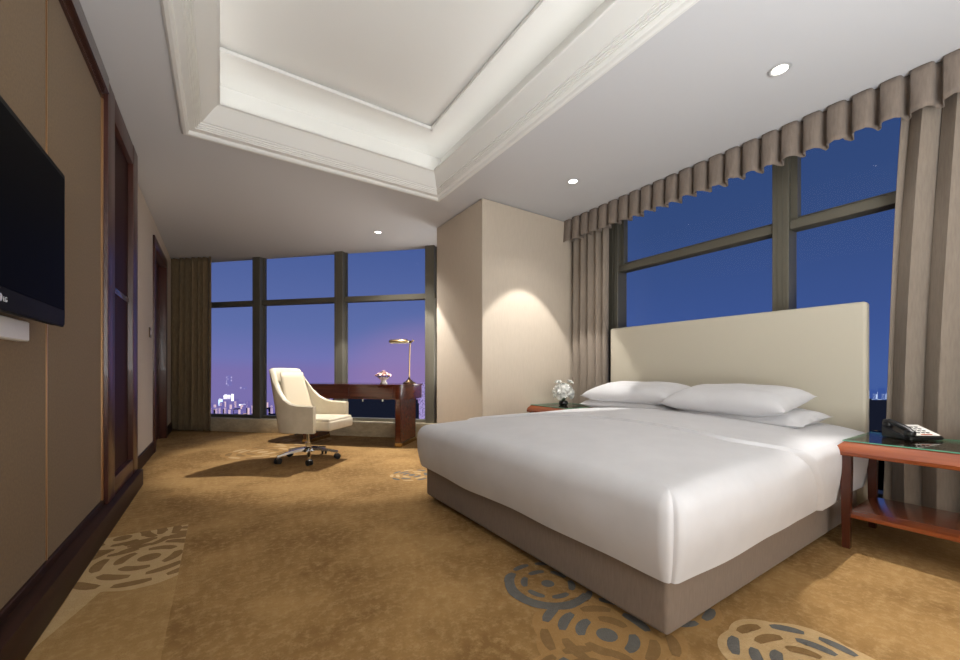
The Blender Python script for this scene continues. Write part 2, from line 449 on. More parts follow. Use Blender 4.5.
# cove strips
ZC = H + .150
def cove(loc, direction, length):
    a_ = area('cove_light', loc, (0, 0, 0), .035, length, COVE_W * length / 3, (1.0, 0.98, 0.95)); a_.parent = ceiling
    z_ = -Vector(direction).normalized(); y_ = Vector((-direction[1], direction[0], 0)).normalized() if abs(direction[0]) + abs(direction[1]) > 0 else Vector((0, 1, 0))
    x_ = y_.cross(z_); a_.rotation_euler = Matrix((x_, y_, z_)).transposed().to_euler()
    return a_
cy_ = (TY0 + TY1) / 2; cx_ = (TX0 + TX1) / 2
cove((TX0 + .13, cy_, ZC), (1, 0, .75), TY1 - TY0 - .4)
cove((TX1 - .08, cy_, ZC), (-1, 0, .75), TY1 - TY0 - .4)
cove((cx_, TY1 - .13, ZC), (0, -1, .75), TX1 - TX0 - .3)
cove((cx_, TY0 + .13, ZC), (0, 1, .75), TX1 - TX0 - .3)

# ------------------------------------------------------------------ walls
w = MB()                                            # left wall, near part: bronze fabric panels between seams
for y0, y1 in ((YB, 0.05), (0.054, 1.2), (1.204, 2.344), (2.348, 3.244)):
    w.box(XL - .10, y0, 0.15, XL, y1, 2.62, 0.003, 1)
w.box(XL - .2, YB, 0, XL - .08, 4.30, H)
wall_left = struct(w.build('wall_left', M['panel']))
t = MB(); t.box(XL - .002, 2.3435, .165, XL + .004, 2.3485, 2.61); struct(t.build('trim_2', M['bronze']))
t = MB(); t.box(XL - .01, 3.243, .165, XL + .010, 3.262, 2.61, .003, 1); struct(t.build('trim_3', M['bronze']))
t = MB(); t.box(XL - .1, YB, 2.64, XL + .035, 3.262, H - .002, .004, 1); t.box(XL - .1, YB, 2.60, XL + .014, 3.262, 2.65)
struct(t.build('trim_4', M['dark_wood_h']))
t = MB(); t.box(XL - .1, YB, .10, XL + .012, 4.29, .168, .003, 1); t.box(XL - .1, YB, 0, XL + .066, 4.29, .135, .006, 2)
struct(t.build('baseboard_left', M['ebony']))
# tall framed gloss panel beyond the fabric
d = empty('door_1', kind='structure')
f = MB(); z0, z1 = .135, H - .002
f.box(XL - .1, 3.262, z0, XL + .030, 3.45, z1, .006); f.box(XL - .1, 4.10, z0, XL + .030, 4.30, z1, .006)
f.box(XL - .1, 3.45, z1 - .16, XL + .028, 4.10, z1, .006); f.box(XL - .1, 3.45, z0, XL + .028, 4.10, z0 + .12, .006)
f.build('door_frame', M['dark_wood'], d)
p = MB(); p.box(XL - .1, 3.45, z0 + .12, XL - .004, 4.10, z1 - .16); p.build('door_panel', M['gloss_panel'], d)
p = MB(); p.box(XL - .05, 3.45, 1.48, XL + .004, 4.10, 1.52, .004); p.build('door_rail', M['dark_wood_h'], d)
# far part of the left wall, light wallpaper, with a dark doorway
w = MB()
YD0, YD1, ZD = 5.92, 7.18, 2.50
YE = QG * R2 - XF + .05
w.box(XF - .2, 4.25, 0, XF, YD0, H - .012); w.box(XF - .2, YD1, 0, XF, YE, H - .012); w.box(XF - .2, YD0, ZD, XF, YD1, H - .012)
w.box(XF - .2, 4.25, H - .012, XF - .02, YE, H)
struct(w.build('wall_left_far', M['wallpaper'], smooth=False))
d = empty('door_2', kind='structure')
f = MB(); f.box(XF - .2, YD0 - .03, 0, XF + .02, YD0 + .09, ZD + .0, .006); f.box(XF - .2, YD1 - .09, 0, XF + .02, YD1 + .03, ZD, .006)
f.box(XF - .2, YD0 - .03, ZD - .09, XF + .021, YD1 + .03, ZD + .03, .006)
f.build('door_frame', M['dark_wood'], d)
p = MB(); p.box(XF - .12, YD0 + .09, 0.005, XF - .07, YD1 - .09, ZD - .09); p.box(XF - .075, YD0 + .22, 1.15, XF - .062, YD1 - .22, ZD - .25, .006); p.box(XF - .075, YD0 + .22, .25, XF - .062, YD1 - .22, 1.0, .006)
p.build('door_leaf', M['dark_wood'], d)
t = MB(); t.box(XF - .05, 4.30, 0, XF + .015, YD0 - .03, .14, .004, 1); struct(t.build('baseboard_left_far', M['ebony']))
t = MB(); t.box(XF - .05, YD1 + .03, 0, XF + .015, YE - .5, .14, .004, 1); struct(t.build('baseboard_left_corner', M['ebony']))

w = MB(); w.box(CX, CY0, 0, XW + .35, CY1, H - .012, 0.004, 1); w.box(CX + .02, CY0 + .02, H - .012, XW + .35, CY1 - .02, H)
struct(w.build('wall_pier', M['wallpaper']))
t = MB(); t.box(CX - .015, CY0 - .015, 0, XR - .02, CY0, .12, .003, 1); t.box(CX - .015, CY0 - .015, 0, CX, CY1, .12, .003, 1)
struct(t.build('baseboard_pier', M['ebony']))
w = MB(); w.box(XL - .3, YB - .2, 0, XO, YB, H); struct(w.build('wall_back', M['wallpaper'], smooth=False))
w = MB(); w.box(XW - .02, YB, 0, XW + .3, -0.75, H); struct(w.build('wall_right', M['wallpaper'], smooth=False))

# ------------------------------------------------------------------ window_1: diagonal window wall
win = empty('window_1', kind='structure', rz=-PI / 4)      # local x = u, local y = q
UL, UR = -6.6, -0.2
f = MB()
ZS = 0.205
mu = [-6.18, -4.752, -3.329, -1.899, -0.47]
for u in mu:
    f.box(u, QF, ZS, u + .14, QG + .05, H + .0, .004, 1)
    f.box(u + .03, QF - .004, ZS, u + .035, QF + .01, H)
for a, b_ in zip([UL] + [m_ + .14 for m_ in mu], mu + [UR]):
    if b_ - a < .05: continue
    f.box(a, QF + .03, 1.985, b_, QG + .03, 2.065, .004, 1)
    f.box(a, QF + .045, ZS, b_, QG + .03, ZS + .045, .003, 1)
    # slim inner sash round each lower pane
    f.box(a, QG - .02, ZS, a + .018, QG + .02, H); f.box(b_ - .018, QG - .02, ZS, b_, QG + .02, H)
f.build('window_frame', M['frame'], win)
g = MB()
for a, b_ in zip([m_ + .14 for m_ in mu[:-1]], mu[1:]):
    g.add([(a, QG, 2.065), (b_, QG, 2.065), (b_, QG, H), (a, QG, H)], [(0, 1, 2, 3)])
    g.add([(a, QG, ZS + .04), (b_, QG, ZS + .04), (b_, QG, 1.985), (a, QG, 1.985)], [(0, 1, 2, 3)])
g.build('window_glass', M['glass'], win, smooth=False)
s_ = MB(); s_.box(UL, 5.262, 0, UR, QG + .1, ZS, .006, 2); s_.build('window_sill', M['stone'], win)

# ------------------------------------------------------------------ window_2: window wall behind the bed
win2 = empty('window_2', kind='structure')
f = MB()
Z2 = 0.10
def mull(y0, y1): f.box(XW, y0, Z2, XW + .16, y1, H + .1, .004, 1)
mull(2.79, 2.95); mull(1.225, 1.335); mull(-.30, -.19)
for y in (1.262, 1.296): f.box(XW - .004, y, Z2, XW + .01, y + .004, H)
for y in (2.82, 2.86, 2.91): f.box(XW - .006, y, Z2, XW + .01, y + .006, H)
for a, b_ in ((1.335, 2.79), (-.19, 1.225)):
    f.box(XW + .02, a, 2.045, XW + .14, b_, 2.115, .004, 1)
    f.box(XW + .06, a, 2.115, XW + .13, b_, 2.14, .003, 1)
    f.box(XW + .02, a, Z2 - .1, XW + .14, b_, Z2 + .03, .004, 1)
    f.box(XW + .05, b_ - .04, 2.11, XW + .12, b_, H)
f.box(XW + .02, -.75, 2.045, XW + .14, -.30, 2.115); f.box(XW + .02, -.75, 0, XW + .14, -.3, Z2 + .03)
f.box(XW, 2.95, 0, XW + .12, CY0, H)
f.build('window_frame', M['frame'], win2)
g = MB(); xg = XW + .10
for a, b_ in ((1.335, 2.79), (-.19, 1.225), (-.75, -.3)):
    g.add([(xg, a, Z2), (xg, b_, Z2), (xg, b_, 2.05), (xg, a, 2.05)], [(0, 1, 2, 3)])
    g.add([(xg, a, 2.11), (xg, b_, 2.11), (xg, b_, H + .05), (xg, a, H + .05)], [(0, 1, 2, 3)])
g.build('window_glass', M['glass'], win2, smooth=False)

# ------------------------------------------------------------------ curtains and valance
def curtain(name, P0, P1, ztop, zbot, folds, amp, material, seed, gather=0.0, nu=None, edge=None):
    """fabric hanging from P0 to P1 (plan); gather pulls the top inwards; amp = fold depth"""
    rnd = random.Random(seed)
    P0 = Vector(P0); P1 = Vector(P1); L = (P1 - P0).length; dr = (P1 - P0) / L; nn = Vector((-dr.y, dr.x))
    nu = nu or folds * 12; nz = 26
    off = [rnd.uniform(-.28, .28) for _ in range(folds + 2)]; am = [rnd.uniform(.6, 1.15) for _ in range(folds + 2)]
    vs = []; fs = []
    for j in range(nz + 1):
        tz = j / nz; z = zbot + (ztop - zbot) * tz
        for i in range(nu + 1):
            t = i / nu; k = t * folds; ki = int(min(k, folds - 1e-6)); fr = k - ki
            ph = k + off[ki] * (1 - fr) * .6 + off[ki + 1] * fr * .6 + 0.10 * math.sin(tz * 2.2 + ki) * (1 - tz)
            A = amp * (am[ki] * (1 - fr) + am[ki + 1] * fr) * (1 - .35 * tz)
            wv = math.sin(2 * PI * ph); wv = math.copysign(abs(wv) ** .7, wv)
            tt = t
            if gather: tt = gather * tz * tz + t * (1 - gather * tz * tz)
            along = tt * L + 0.25 * A * math.sin(4 * PI * ph)
            p = P0 + dr * along + nn * (A * wv)
            if edge: p = p + dr * edge(t, tz)
            vs.append((p.x, p.y, z + (0.006 * math.sin(9 * t + seed) if j == 0 else 0)))
    for j in range(nz):
        for i in range(nu):
            a = j * (nu + 1) + i; fs.append((a, a + 1, a + nu + 2, a + nu + 1))
    m_ = MB(); m_.add(vs, fs); o = m_.build(name, material, ang=80)
    so = o.modifiers.new('thickness', 'SOLIDIFY'); so.thickness = 0.004
    return o


c = curtain('curtain', (3.515, 2.815), (3.515, 3.350), 2.66, 0.02, 5, 0.045, M['curtain'], 3)
tag(c, 'taupe curtain gathered beside the pier, left of the headboard', 'curtain')
c = curtain('curtain', (3.54, 0.685), (3.54, -0.62), 2.66, 0.02, 9, 0.078, M['curtain'], 12, gather=0.07)
tag(c, 'taupe floor-length curtain hanging behind the telephone and right nightstand', 'curtain')
a_, b_ = uq(-6.05, 5.17), uq(-5.50, 5.17)
a_ = Vector((-.648, 7.93, 0)); b_ = Vector((-.10, 7.43, 0))
c = curtain('curtain', (a_.x, a_.y), (b_.x, b_.y), 2.73, 0.02, 7, 0.05, M['curtain2'], 8)
tag(c, 'olive-brown curtain in the far left corner beside the dark doorway', 'curtain')

# pleated valance
def valance(y0, y1, x, ztop, drop, pitch):
    nP = round((y0 - y1) / pitch); pitch = (y0 - y1) / nP; vs = []; fs = []; nz = 7
    rnd = random.Random(4); cols = []
    for k in range(nP):
        a = y0 - k * pitch
        jw = rnd.uniform(-.012, .012)
        # (offset along, recess at top, recess at bottom)
        for q, rt, rb in ((0.0, .0, .004), (0.03, -.002, -.012), (0.15, -.004, -.026), (0.33, -.006, -.036), (0.5, -.004, -.030), (0.62, 0, -.012), (0.66, .008, .012), (0.69, .035, .045), (0.80, .045, .060), (0.92, .045, .058), (0.97, .030, .040)):
            cols.append((a - (q + (jw if 0 < q < .7 else 0)) * pitch, rt, rb + rnd.uniform(-.004, .004), q, rnd.uniform(-.004, .004) + .006 * math.sin(k * 2.1)))
    for j in range(nz + 1):
        t = j / nz
        for (yy, rt, rb, q, dz) in cols:
            fl_ = (0.5 - q) * .04 * pitch * t if q < .7 else 0
            vs.append((x + rt * (1 - t) + rb * t, yy + fl_, ztop - (drop + dz + (.006 if q > .7 else 0)) * t))
    n = len(cols)
    for j in range(nz):
        for i in range(n - 1):
            a = j * n + i; fs.append((a, a + 1, a + n + 1, a + n))
    m_ = MB(); m_.add(vs, fs); o = m_.build('valance', M['valance'], ang=50)
    so = o.modifiers.new('thickness', 'SOLIDIFY'); so.thickness = 0.004
    return o
v = valance(3.368, -.74, XR - .02, H - .004, .255, .130)
tag(v, 'pleated taupe valance hung under the ceiling along the window behind the bed', 'valance')

# ------------------------------------------------------------------ downlights
def downlight(loc, label, core=CORE_W, broad=BROAD_W, tilt=(0, 0), cone=73, blend=.18):
    d = empty('downlight', label, 'downlight', loc, group='recessed ceiling downlights')
    r = MB(); r.lathe([(.052, -.002), (.058, -.006), (.050, -.009), (.042, -.006), (.040, .0)], n=28); r.build('trim_ring', M['silver'], d)
    r = MB(); r.lathe([(.040, -.004), (.030, -.0055), (.0, -.006)], n=24); r.build('lens', M['lamp_on'], d)
    for nm, pw, ang, bl, rad in (('spot_lamp', core, cone, blend, .022), ('flood_lamp', broad, 120, .7, .03)):
        l = bpy.data.lights.new(nm, 'SPOT'); l.energy = pw; l.spot_size = math.radians(ang); l.spot_blend = bl
        l.shadow_soft_size = rad; l.color = WARM
        lo = bpy.data.objects.new(nm, l); COL.objects.link(lo); lo.location = (0, 0, -.03); lo.parent = d
        if nm == 'spot_lamp': lo.rotation_euler = (R(tilt[0]), R(tilt[1]), 0)
    return d
downlight((2.77, .97, H), 'round recessed downlight above the right side of the bed, largest in view', CORE_W * 3.0, BROAD_W * .7, tilt=(-27, 4), cone=50, blend=.35)
downlight((2.776, 2.616, H), 'round recessed downlight near the pier and left side of the bed', CORE_W * 2.3, BROAD_W * .6, tilt=(13, 0), cone=58)
downlight((1.698, 4.958, H), 'small recessed downlight above the writing desk, furthest away', CORE_W * 5.2, BROAD_W * 3, cone=84)

# ------------------------------------------------------------------ bed
bed = empty('bed', 'king bed with cream leather headboard and taupe fabric base by the window', 'bed', (2.36, 1.72, 0))
def L(x, y, z=0): return (x - 2.36, y - 1.72, z)
BX0, BX1, BY0, BY1 = 1.285, 3.41, .775, 2.675
b = MB(); b.box(BX0 - 2.36, BY0 - 1.72, .03, BX1 - 2.36, BY1 - 1.72, .30, .018, 3); b.build('base', M['bedbase'], bed)
for sx in (BX0 + .1, BX1 - .1):
    for sy in (BY0 + .1, BY1 - .1):
        q = MB(); q.lathe([(.03, 0), (.03, .03)], L(sx, sy, 0), 12); q.build('foot', M['black_rough'], bed)
b = MB(); b.box(BX0 + .02 - 2.36, BY0 + .01 - 1.72, .30, BX1 - .01 - 2.36, BY1 - .01 - 1.72, .50, .05, 4); b.build('mattress', M['linen'], bed)
b = MB(); b.box(3.42 - 2.36, .735 - 1.72, .012, 3.50 - 2.36, 2.705 - 1.72, 1.395, .022, 4)
b.box(3.414 - 2.36, .735 - 1.72, .50, 3.43 - 2.36, 2.705 - 1.72, .506)
b.build('headboard', M['headboard'], bed)


def bed_top(x, y):
    """height of the bedding's crowned upper surface"""
    ux = (x - 2.32) / 1.10; uy = (y - 1.73) / 1.02
    if ux > 0: ux *= .45
    f_ = max(0, 1 - abs(ux) ** 3.0) * max(0, 1 - abs(uy) ** 2.4)
    return .535 + .085 * f_ ** .8 + .007 * noise.noise(Vector((x * 2.4, y * 2.0, 4.2))) * min(1, f_ * 4)


def soft_box(x0, x1, y0, y1, zh, lift, rnd_r, corner, seed, hem_wave=.01, fold=None, pleat=False):
    """draped cover: hem at zh, rounded top edge, crowned top following bed_top + lift"""
    cx, cy = (x0 + x1) / 2, (y0 + y1) / 2; hx, hy = (x1 - x0) / 2, (y1 - y0) / 2
    ze = .535
    pts = []
    for (sx, sy, a0, nc) in ((1, 1, 0, 8), (-1, 1, PI / 2, 8), (-1, -1, PI, 20), (1, -1, 3 * PI / 2, 8)):
        for k in range(nc + 1):
            t = k / nc; a = a0 + PI / 2 * t
            bump = 0
            if pleat and sx < 0 and sy < 0:
                bump = -.009 * math.exp(-((t - .50) / .08) ** 2)
            pts.append((cx + sx * (hx - corner) + corner * math.cos(a), cy + sy * (hy - corner) + corner * math.sin(a), bump))
    base = []
    for i in range(len(pts)):
        P, Q = pts[i], pts[(i + 1) % len(pts)]; dd = math.hypot(P[0] - Q[0], P[1] - Q[1])
        k = 34 if dd > .4 else 1
        for j in range(k): base.append((P[0] + (Q[0] - P[0]) * j / k, P[1] + (Q[1] - P[1]) * j / k, P[2] if j == 0 else 0))
    n = len(base); vs = []; fs = []; levels = []
    for k in range(9):
        t = k / 8; levels.append((-.030 * (1 - t) ** 1.5 + .008 * math.sin(t * PI), zh + (ze - rnd_r - zh) * t, 0, t))
    for k in range(1, 9):
        a = PI / 2 * k / 8; levels.append((-(rnd_r * (1 - math.cos(a))), ze - rnd_r + rnd_r * math.sin(a), k / 8, 1))
    fold = fold or (lambda x, y, z: (x, y, z))
    for off, z, rd, t in levels:
        for (x, y, bp) in base:
            dx, dy = x - cx, y - cy
            ex = max(0, abs(dx) - (hx - corner) + .001); ey = max(0, abs(dy) - (hy - corner) + .001)
            if abs(dx) < hx - corner: ex = 0
            if abs(dy) < hy - corner: ey = 0
            ln = math.hypot(ex, ey) or 1; nx, ny = math.copysign(ex / ln, dx), math.copysign(ey / ln, dy)
            if dx > hx - corner and not pleat: pass
            o_ = off + bp * (.25 + .75 * (1 - rd)) * (1 - .3 * (1 - t))
            wv = noise.noise(Vector((x * 3.0, y * 3.0, z * 1.5 + seed))) * .010 * (1 - rd)
            px, py, pz = x + nx * (o_ + wv), y + ny * (o_ + wv), z
            pz += hem_wave * (1 - t) * noise.noise(Vector((x * 2.2, y * 2.2, seed))) * 1.2
            px, py, pz = fold(px, py, pz)
            pz += (bed_top(px, py) + lift - ze) * max(rd, .0 if t < 1 else rd)
            vs.append((px, py, pz))
    last = []
    off = levels[-1][0]
    for (x, y, bp) in base:
        dx, dy = x - cx, y - cy
        sxx = (hx - rnd_r) / hx; syy = (hy - rnd_r) / hy
        last.append((cx + dx * sxx, cy + dy * syy))
    K = 30
    for k in range(1, K + 1):
        s_ = 1 - (k / (K + .5))
        for (x, y) in last:
            X_, Y_ = cx + (x - cx) * s_, cy + (y - cy) * s_
            X_, Y_, _z = fold(X_, Y_, ze)
            vs.append((X_, Y_, bed_top(X_, Y_) + lift))
    nr = len(levels) + K
    for j in range(nr - 1):
        for i in range(n):
            i2 = (i + 1) % n; fs.append((j * n + i, j * n + i2, (j + 1) * n + i2, (j + 1) * n + i))
    fs.append(tuple((nr - 1) * n + i for i in range(n)))
    m_ = MB(); m_.add(vs, fs); return m_


duv = empty('duvet', 'thick white duvet draped over the bed with its top turned back', 'duvet', (0, 0, 0))
top = soft_box(1.225, 3.41, .708, 2.755, .235, .006, .07, .075, 2.1, hem_wave=.014, pleat=True)
top.build('duvet_cover', M['linen'], duv)


def foldx(x, y, z):
    # front edge of the turned-back band: a shallow curve across the bed that slants back down the near side
    xe = 2.14 - .33 * max(0, y - 1.5) ** 2
    if y < 1.0: xe = 2.14 + .22 * ((1.0 - y) / .30) ** 1.6
    if y < .80: xe += .8 * max(0, .535 - z)
    return (3.3 - (3.3 - x) * (3.3 - xe) / 1.1 if x < 3.3 else x, y, z)
band = soft_box(2.20, 3.405, .696, 2.765, .232, .022, .035, .045, 2.1, hem_wave=.014, fold=foldx)
band.build('turned_back_band', M['linen'], duv)


# ------------------------------------------------------------------ pillows
def pillow_mesh(lx, ly, h, seed):
    n = 28; vs = []; fs = []; idx = {}
    for side in (1, -1):
        for i in range(n + 1):
            for j in range(n + 1):
                u = -1 + 2 * i / n; v_ = -1 + 2 * j / n
                if side == -1 and (i in (0, n) or j in (0, n)): idx[side, i, j] = idx[1, i, j]; continue
                pin = 1 - .06 * (1 - abs(u) ** 2) * abs(v_) ** 3; pin2 = 1 - .05 * (1 - abs(v_) ** 2) * abs(u) ** 3
                th = ((1 - u ** 4) ** .6) * ((1 - abs(v_) ** 5) ** .6)
                z = side * h / 2 * th * (1 if side > 0 else .8)
                z += .010 * noise.noise(Vector((u * 3 + seed, v_ * 3, side))) * th
                # small puckers at the corners
                z += .006 * math.sin(9 * (u - v_)) * (abs(u * v_)) ** 3 * th
                idx[side, i, j] = len(vs); vs.append((u * lx / 2 * pin2, v_ * ly / 2 * pin, z))
    for side in (1, -1):
        for i in range(n):
            for j in range(n):
                q = (idx[side, i, j], idx[side, i + 1, j], idx[side, i + 1, j + 1], idx[side, i, j + 1])
                fs.append(q if side > 0 else q[::-1])
    m_ = MB(); m_.add(vs, fs); return m_
def pillow(loc, rot, lx, ly, h, seed, label):
    o = pillow_mesh(lx, ly, h, seed).build('pillow', M['linen'], ang=80); o.location = loc; o.rotation_euler = rot
    tag(o, label, 'pillow', 'white pillows against the headboard'); return o
R = math.radians
pillow((3.15, 2.22, .650), (0, R(-4), R(1)), .46, .90, .125, 1, 'lower white pillow on the left side of the bed, under another')
pillow((3.13, 1.315, .634), (0, R(-4), R(-2)), .48, .86, .13, 2, 'lower white pillow on the right side of the bed, its corner showing beside the nightstand')
pillow((3.12, 2.18, .752), (0, R(-9), R(2)), .46, .90, .175, 3, 'top white pillow on the left side of the bed, nearest the flower vase')
pillow((3.08, 1.375, .742), (0, R(-10), R(-3)), .48, .84, .19, 4, 'top white pillow on the right side of the bed, nearest the telephone')

# ------------------------------------------------------------------ nightstands
def nightstand(loc, label):
    """local: x to the window, y along the headboard wall; origin under the top's near corner (front edge x=0)"""
    t = empty('nightstand', label, 'nightstand', loc)
    D, Wd = .56, .60
    m_ = MB(); fr = [(-.010, .500), (-.014, .505), (-.014, .520), (.0, .545), (.020, .566), (.024, .572)]
    vs = []; fs = []
    for d_, z in fr + [(.06, .572)]:
        vs += [(d_, d_, z), (D - d_, d_, z), (D - d_, Wd - d_, z), (d_, Wd - d_, z)]
    for i in range(len(fr)):
        for k in range(4): k2 = (k + 1) % 4; fs.append((i * 4 + k, i * 4 + k2, (i + 1) * 4 + k2, (i + 1) * 4 + k))
    fs.append((len(fr) * 4, len(fr) * 4 + 1, len(fr) * 4 + 2, len(fr) * 4 + 3)); fs.append((3, 2, 1, 0))
    m_.add(vs, fs); m_.build('top', M['stand_wood'], t, ang=25)
    g_ = MB(); g_.m(M['top_glass']); g_.box(.026, .026, .5735, D - .026, Wd - .026, .5785)
    g_.m(M['glass_edge'])
    for a in ((.020, .020, .026, Wd - .020), (D - .026, .020, D - .02, Wd - .02), (.026, .020, D - .026, .026), (.026, Wd - .026, D - .026, Wd - .020)):
        g_.box(a[0], a[1], .5735, a[2], a[3], .5785)
    g_.build('glass_top', None, t, smooth=False)
    for lx in (.012, D - .056):
        for ly in (.012, Wd - .056):
            q = MB()
            vs = []; fs = []
            for z, i0 in ((0, .006), (.06, .006), (.25, .003), (.42, 0), (.502, 0)):
                vs += [(lx + i0, ly + i0, z), (lx + .044 - i0, ly + i0, z), (lx + .044 - i0, ly + .044 - i0, z), (lx + i0, ly + .044 - i0, z)]
            for i in range(4):
                for k in range(4): k2 = (k + 1) % 4; fs.append((i * 4 + k, i * 4 + k2, (i + 1) * 4 + k2, (i + 1) * 4 + k))
            fs += [(3, 2, 1, 0), (16, 17, 18, 19)]
            q.add(vs, fs); q.build('leg', M['stand_dark'], t, ang=25)
    s2 = MB(); s2.box(.03, .03, .165, D - .03, Wd - .03, .187, .004, 2); s2.build('shelf', M['stand_wood'], t)
    return t
nightstand((2.785, .118, 0), 'mahogany nightstand with glass top and low shelf, holding the telephone')
nightstand((2.86, 2.765, 0), 'mahogany nightstand mostly hidden behind the bed, holding the white flowers')

# telephone
ph = empty('telephone', 'black desk telephone with a white keypad plate on the right nightstand', 'telephone', (3.20, .505, .5795), -TH - .05); ph.scale = (.8, .8, .8)
def wedge(m_, x0, x1, y0, y1, z0, zf, zb, bev=.004):
    b_ = bmesh.new(); bmesh.ops.create_cube(b_, size=1)
    for v_ in b_.verts:
        x = x0 if v_.co.x < 0 else x1; y = y0 if v_.co.y < 0 else y1
        z = z0 if v_.co.z < 0 else (zf if v_.co.y < 0 else zb)
        v_.co = Vector((x, y, z))
    bmesh.ops.bevel(b_, geom=b_.edges[:], offset=bev, segments=2, affect='EDGES'); m_.bm(b_)
m_ = MB(); wedge(m_, -.125, .125, -.085, .085, 0, .022, .078, .006); m_.build('body', M['black'], ph)
m_ = MB(); wedge(m_, -.035, .118, -.070, .078, .02, .030, .083, .003); m_.build('keypad_plate', M['white'], ph)
for i in range(3):
    for j in range(4):
        k = MB(); x = -.005 + i * .03; y = -.045 + j * .026; zz = .031 + (y + .07) * .358
        k.box(x, y, zz - .004, x + .019, y + .014, zz + .005, .002, 1); k.build('key', M['key'], ph)
k = MB(); k.box(.00, -.066, .026, .07, -.055, .036, .002, 1); k.build('message_button', M['orange'], ph)
hs = MB()
hs.tube([(-.085, -.10, .045), (-.085, -.06, .068), (-.085, 0, .090), (-.085, .06, .106), (-.085, .10, .102)], [.016, .019, .018, .019, .016], 12)
hs.lathe([(.027, -.02), (.030, -.005), (.026, .012), (.01, .018)], (-.085, -.075, .048), 16)
hs.lathe([(.027, -.02), (.030, -.005), (.026, .012), (.01, .018)], (-.085, .075, .092), 16)
hs.build('handset', M['black'], ph)
cd = MB(); cd.tube([(-.085 + .006 * math.cos(a * 2.2) - .03 * math.sin(a / 12), -.095 - .004 * a * .3, .012 + .006 * math.sin(a * 2.2)) for a in [x * .35 for x in range(40)]], .0022, 6)
cd.build('cord', M['black_rough'], ph)

# vase of white flowers on the left nightstand
def blossom(m_, c, r, n=9, seed=0, up=(0, 0, 1)):
    rnd = random.Random(seed); upv = Vector(up).normalized(); ax = upv.orthogonal().normalized(); ay = upv.cross(ax)
    for lay, (k, op, ln) in enumerate(((n, 1.25, 1.0), (n - 2, .85, .85), (n - 4, .45, .65))):
        for i in range(k):
            a = 2 * PI * i / k + lay * .4 + rnd.uniform(-.1, .1)
            d_ = ax * math.cos(a) + ay * math.sin(a)
            tip = Vector(c) + (d_ * math.sin(op) + upv * math.cos(op)) * r * ln
            mid = Vector(c) + (d_ * math.sin(op * .75) + upv * math.cos(op * .75)) * r * ln * .62
            sd = upv.cross(d_) * r * .30
            m_.add([Vector(c), mid - sd, tip - sd * .6 + upv * r * .06, tip + upv * r * .1, tip + sd * .6 + upv * r * .06, mid + sd], [(0, 1, 2, 3), (0, 3, 4, 5)])
    m_.ball(Vector(c) + upv * r * .12, r * .18)
vz = empty('flower_vase', 'round bunch of white flowers in a small dark pot on the left nightstand', 'flower vase', (3.10, 3.06, .5795))
m_ = MB(); m_.lathe([(.035, 0), (.046, .01), (.050, .028), (.044, .045), (.040, .050), (.034, .046), (.03, .035)], n=24); m_.build('pot', M['pot'], vz)
rnd = random.Random(9); pts = []
for i in range(26):
    zc = 1 - (i + .5) / 26 * 1.35; rr = math.sqrt(max(0, 1 - zc * zc)); a = i * 2.399963
    pts.append(Vector((rr * math.cos(a), rr * math.sin(a), zc)))
pr = None
for i, d_ in enumerate(pts):
    m_ = MB(); blossom(m_, (0, 0, 0), .044, seed=i % 3, up=(0, 0, 1))
    if pr is None:
        pr = m_.build('blossom', M['petal_w'], vz, ang=60); o = pr
    else:
        o = pr.copy(); COL.objects.link(o); o.parent = vz
    rad = rnd.uniform(.078, .095)
    o.location = Vector((0, 0, .130)) + Vector((d_.x, d_.y, d_.z * .95)) * rad
    o.rotation_euler = d_.to_track_quat('Z', 'Y').to_euler()
for i in range(4):
    a = i * 1.7; o = pr.copy(); COL.objects.link(o); o.parent = vz; d_ = Vector((math.cos(a) * .7, math.sin(a) * .7, .9)).normalized()
    o.location = Vector((0, 0, .14)) + d_ * .135; o.scale = (.7, .7, .7); o.rotation_euler = d_.to_track_quat('Z', 'Y').to_euler()
m_ = MB()
for i in range(14):
    a = i * 2 * PI / 14; m_.tube([(0.01 * math.cos(a), .01 * math.sin(a), .05), (.04 * math.cos(a), .04 * math.sin(a), .10), (.055 * math.cos(a), .055 * math.sin(a), .135 + .02 * (i % 3))], [.002, .010, .001], 5)
for i in range(4):
    a = i * 1.7; m_.tube([(0, 0, .1), (math.cos(a) * .07, math.sin(a) * .07, .25)], .0015, 4)
m_.build('leaves', M['leaf'], vz)

# ------------------------------------------------------------------ writing desk
dk = empty('writing_desk', 'mahogany writing desk with rounded ends standing at the far window', 'desk', uq(-2.645, 4.885), -PI / 4)
def rrect(hx, hy, r, n=10):
    out = []
    for sx, sy, a0 in ((1, 1, 0), (-1, 1, PI / 2), (-1, -1, PI), (1, -1, 3 * PI / 2)):
        for k in range(n + 1):
            a = a0 + PI / 2 * k / n; out.append((sx * (hx - r) + r * math.cos(a), sy * (hy - r) + r * math.sin(a)))
    return out
DX, DY = .835, .305
m_ = MB(); m_.prism(rrect(DX, DY, .22), .762, .775); m_.prism(rrect(DX - .006, DY - .006, .214), .775, .782); m_.build('desktop', M['desk_wood'], dk)
m_ = MB(); m_.prism(rrect(DX - .012, DY - .012, .21), .595, .761); m_.build('apron', M['desk_wood'], dk)
for sx in (-1, 1):
    q = MB(); q.box(sx * .30 - .295, -DY + .004, .612, sx * .30 + .295, -DY + .03, .748, .004, 1)
    dr_ = q.build('drawer', M['desk_wood'], dk)
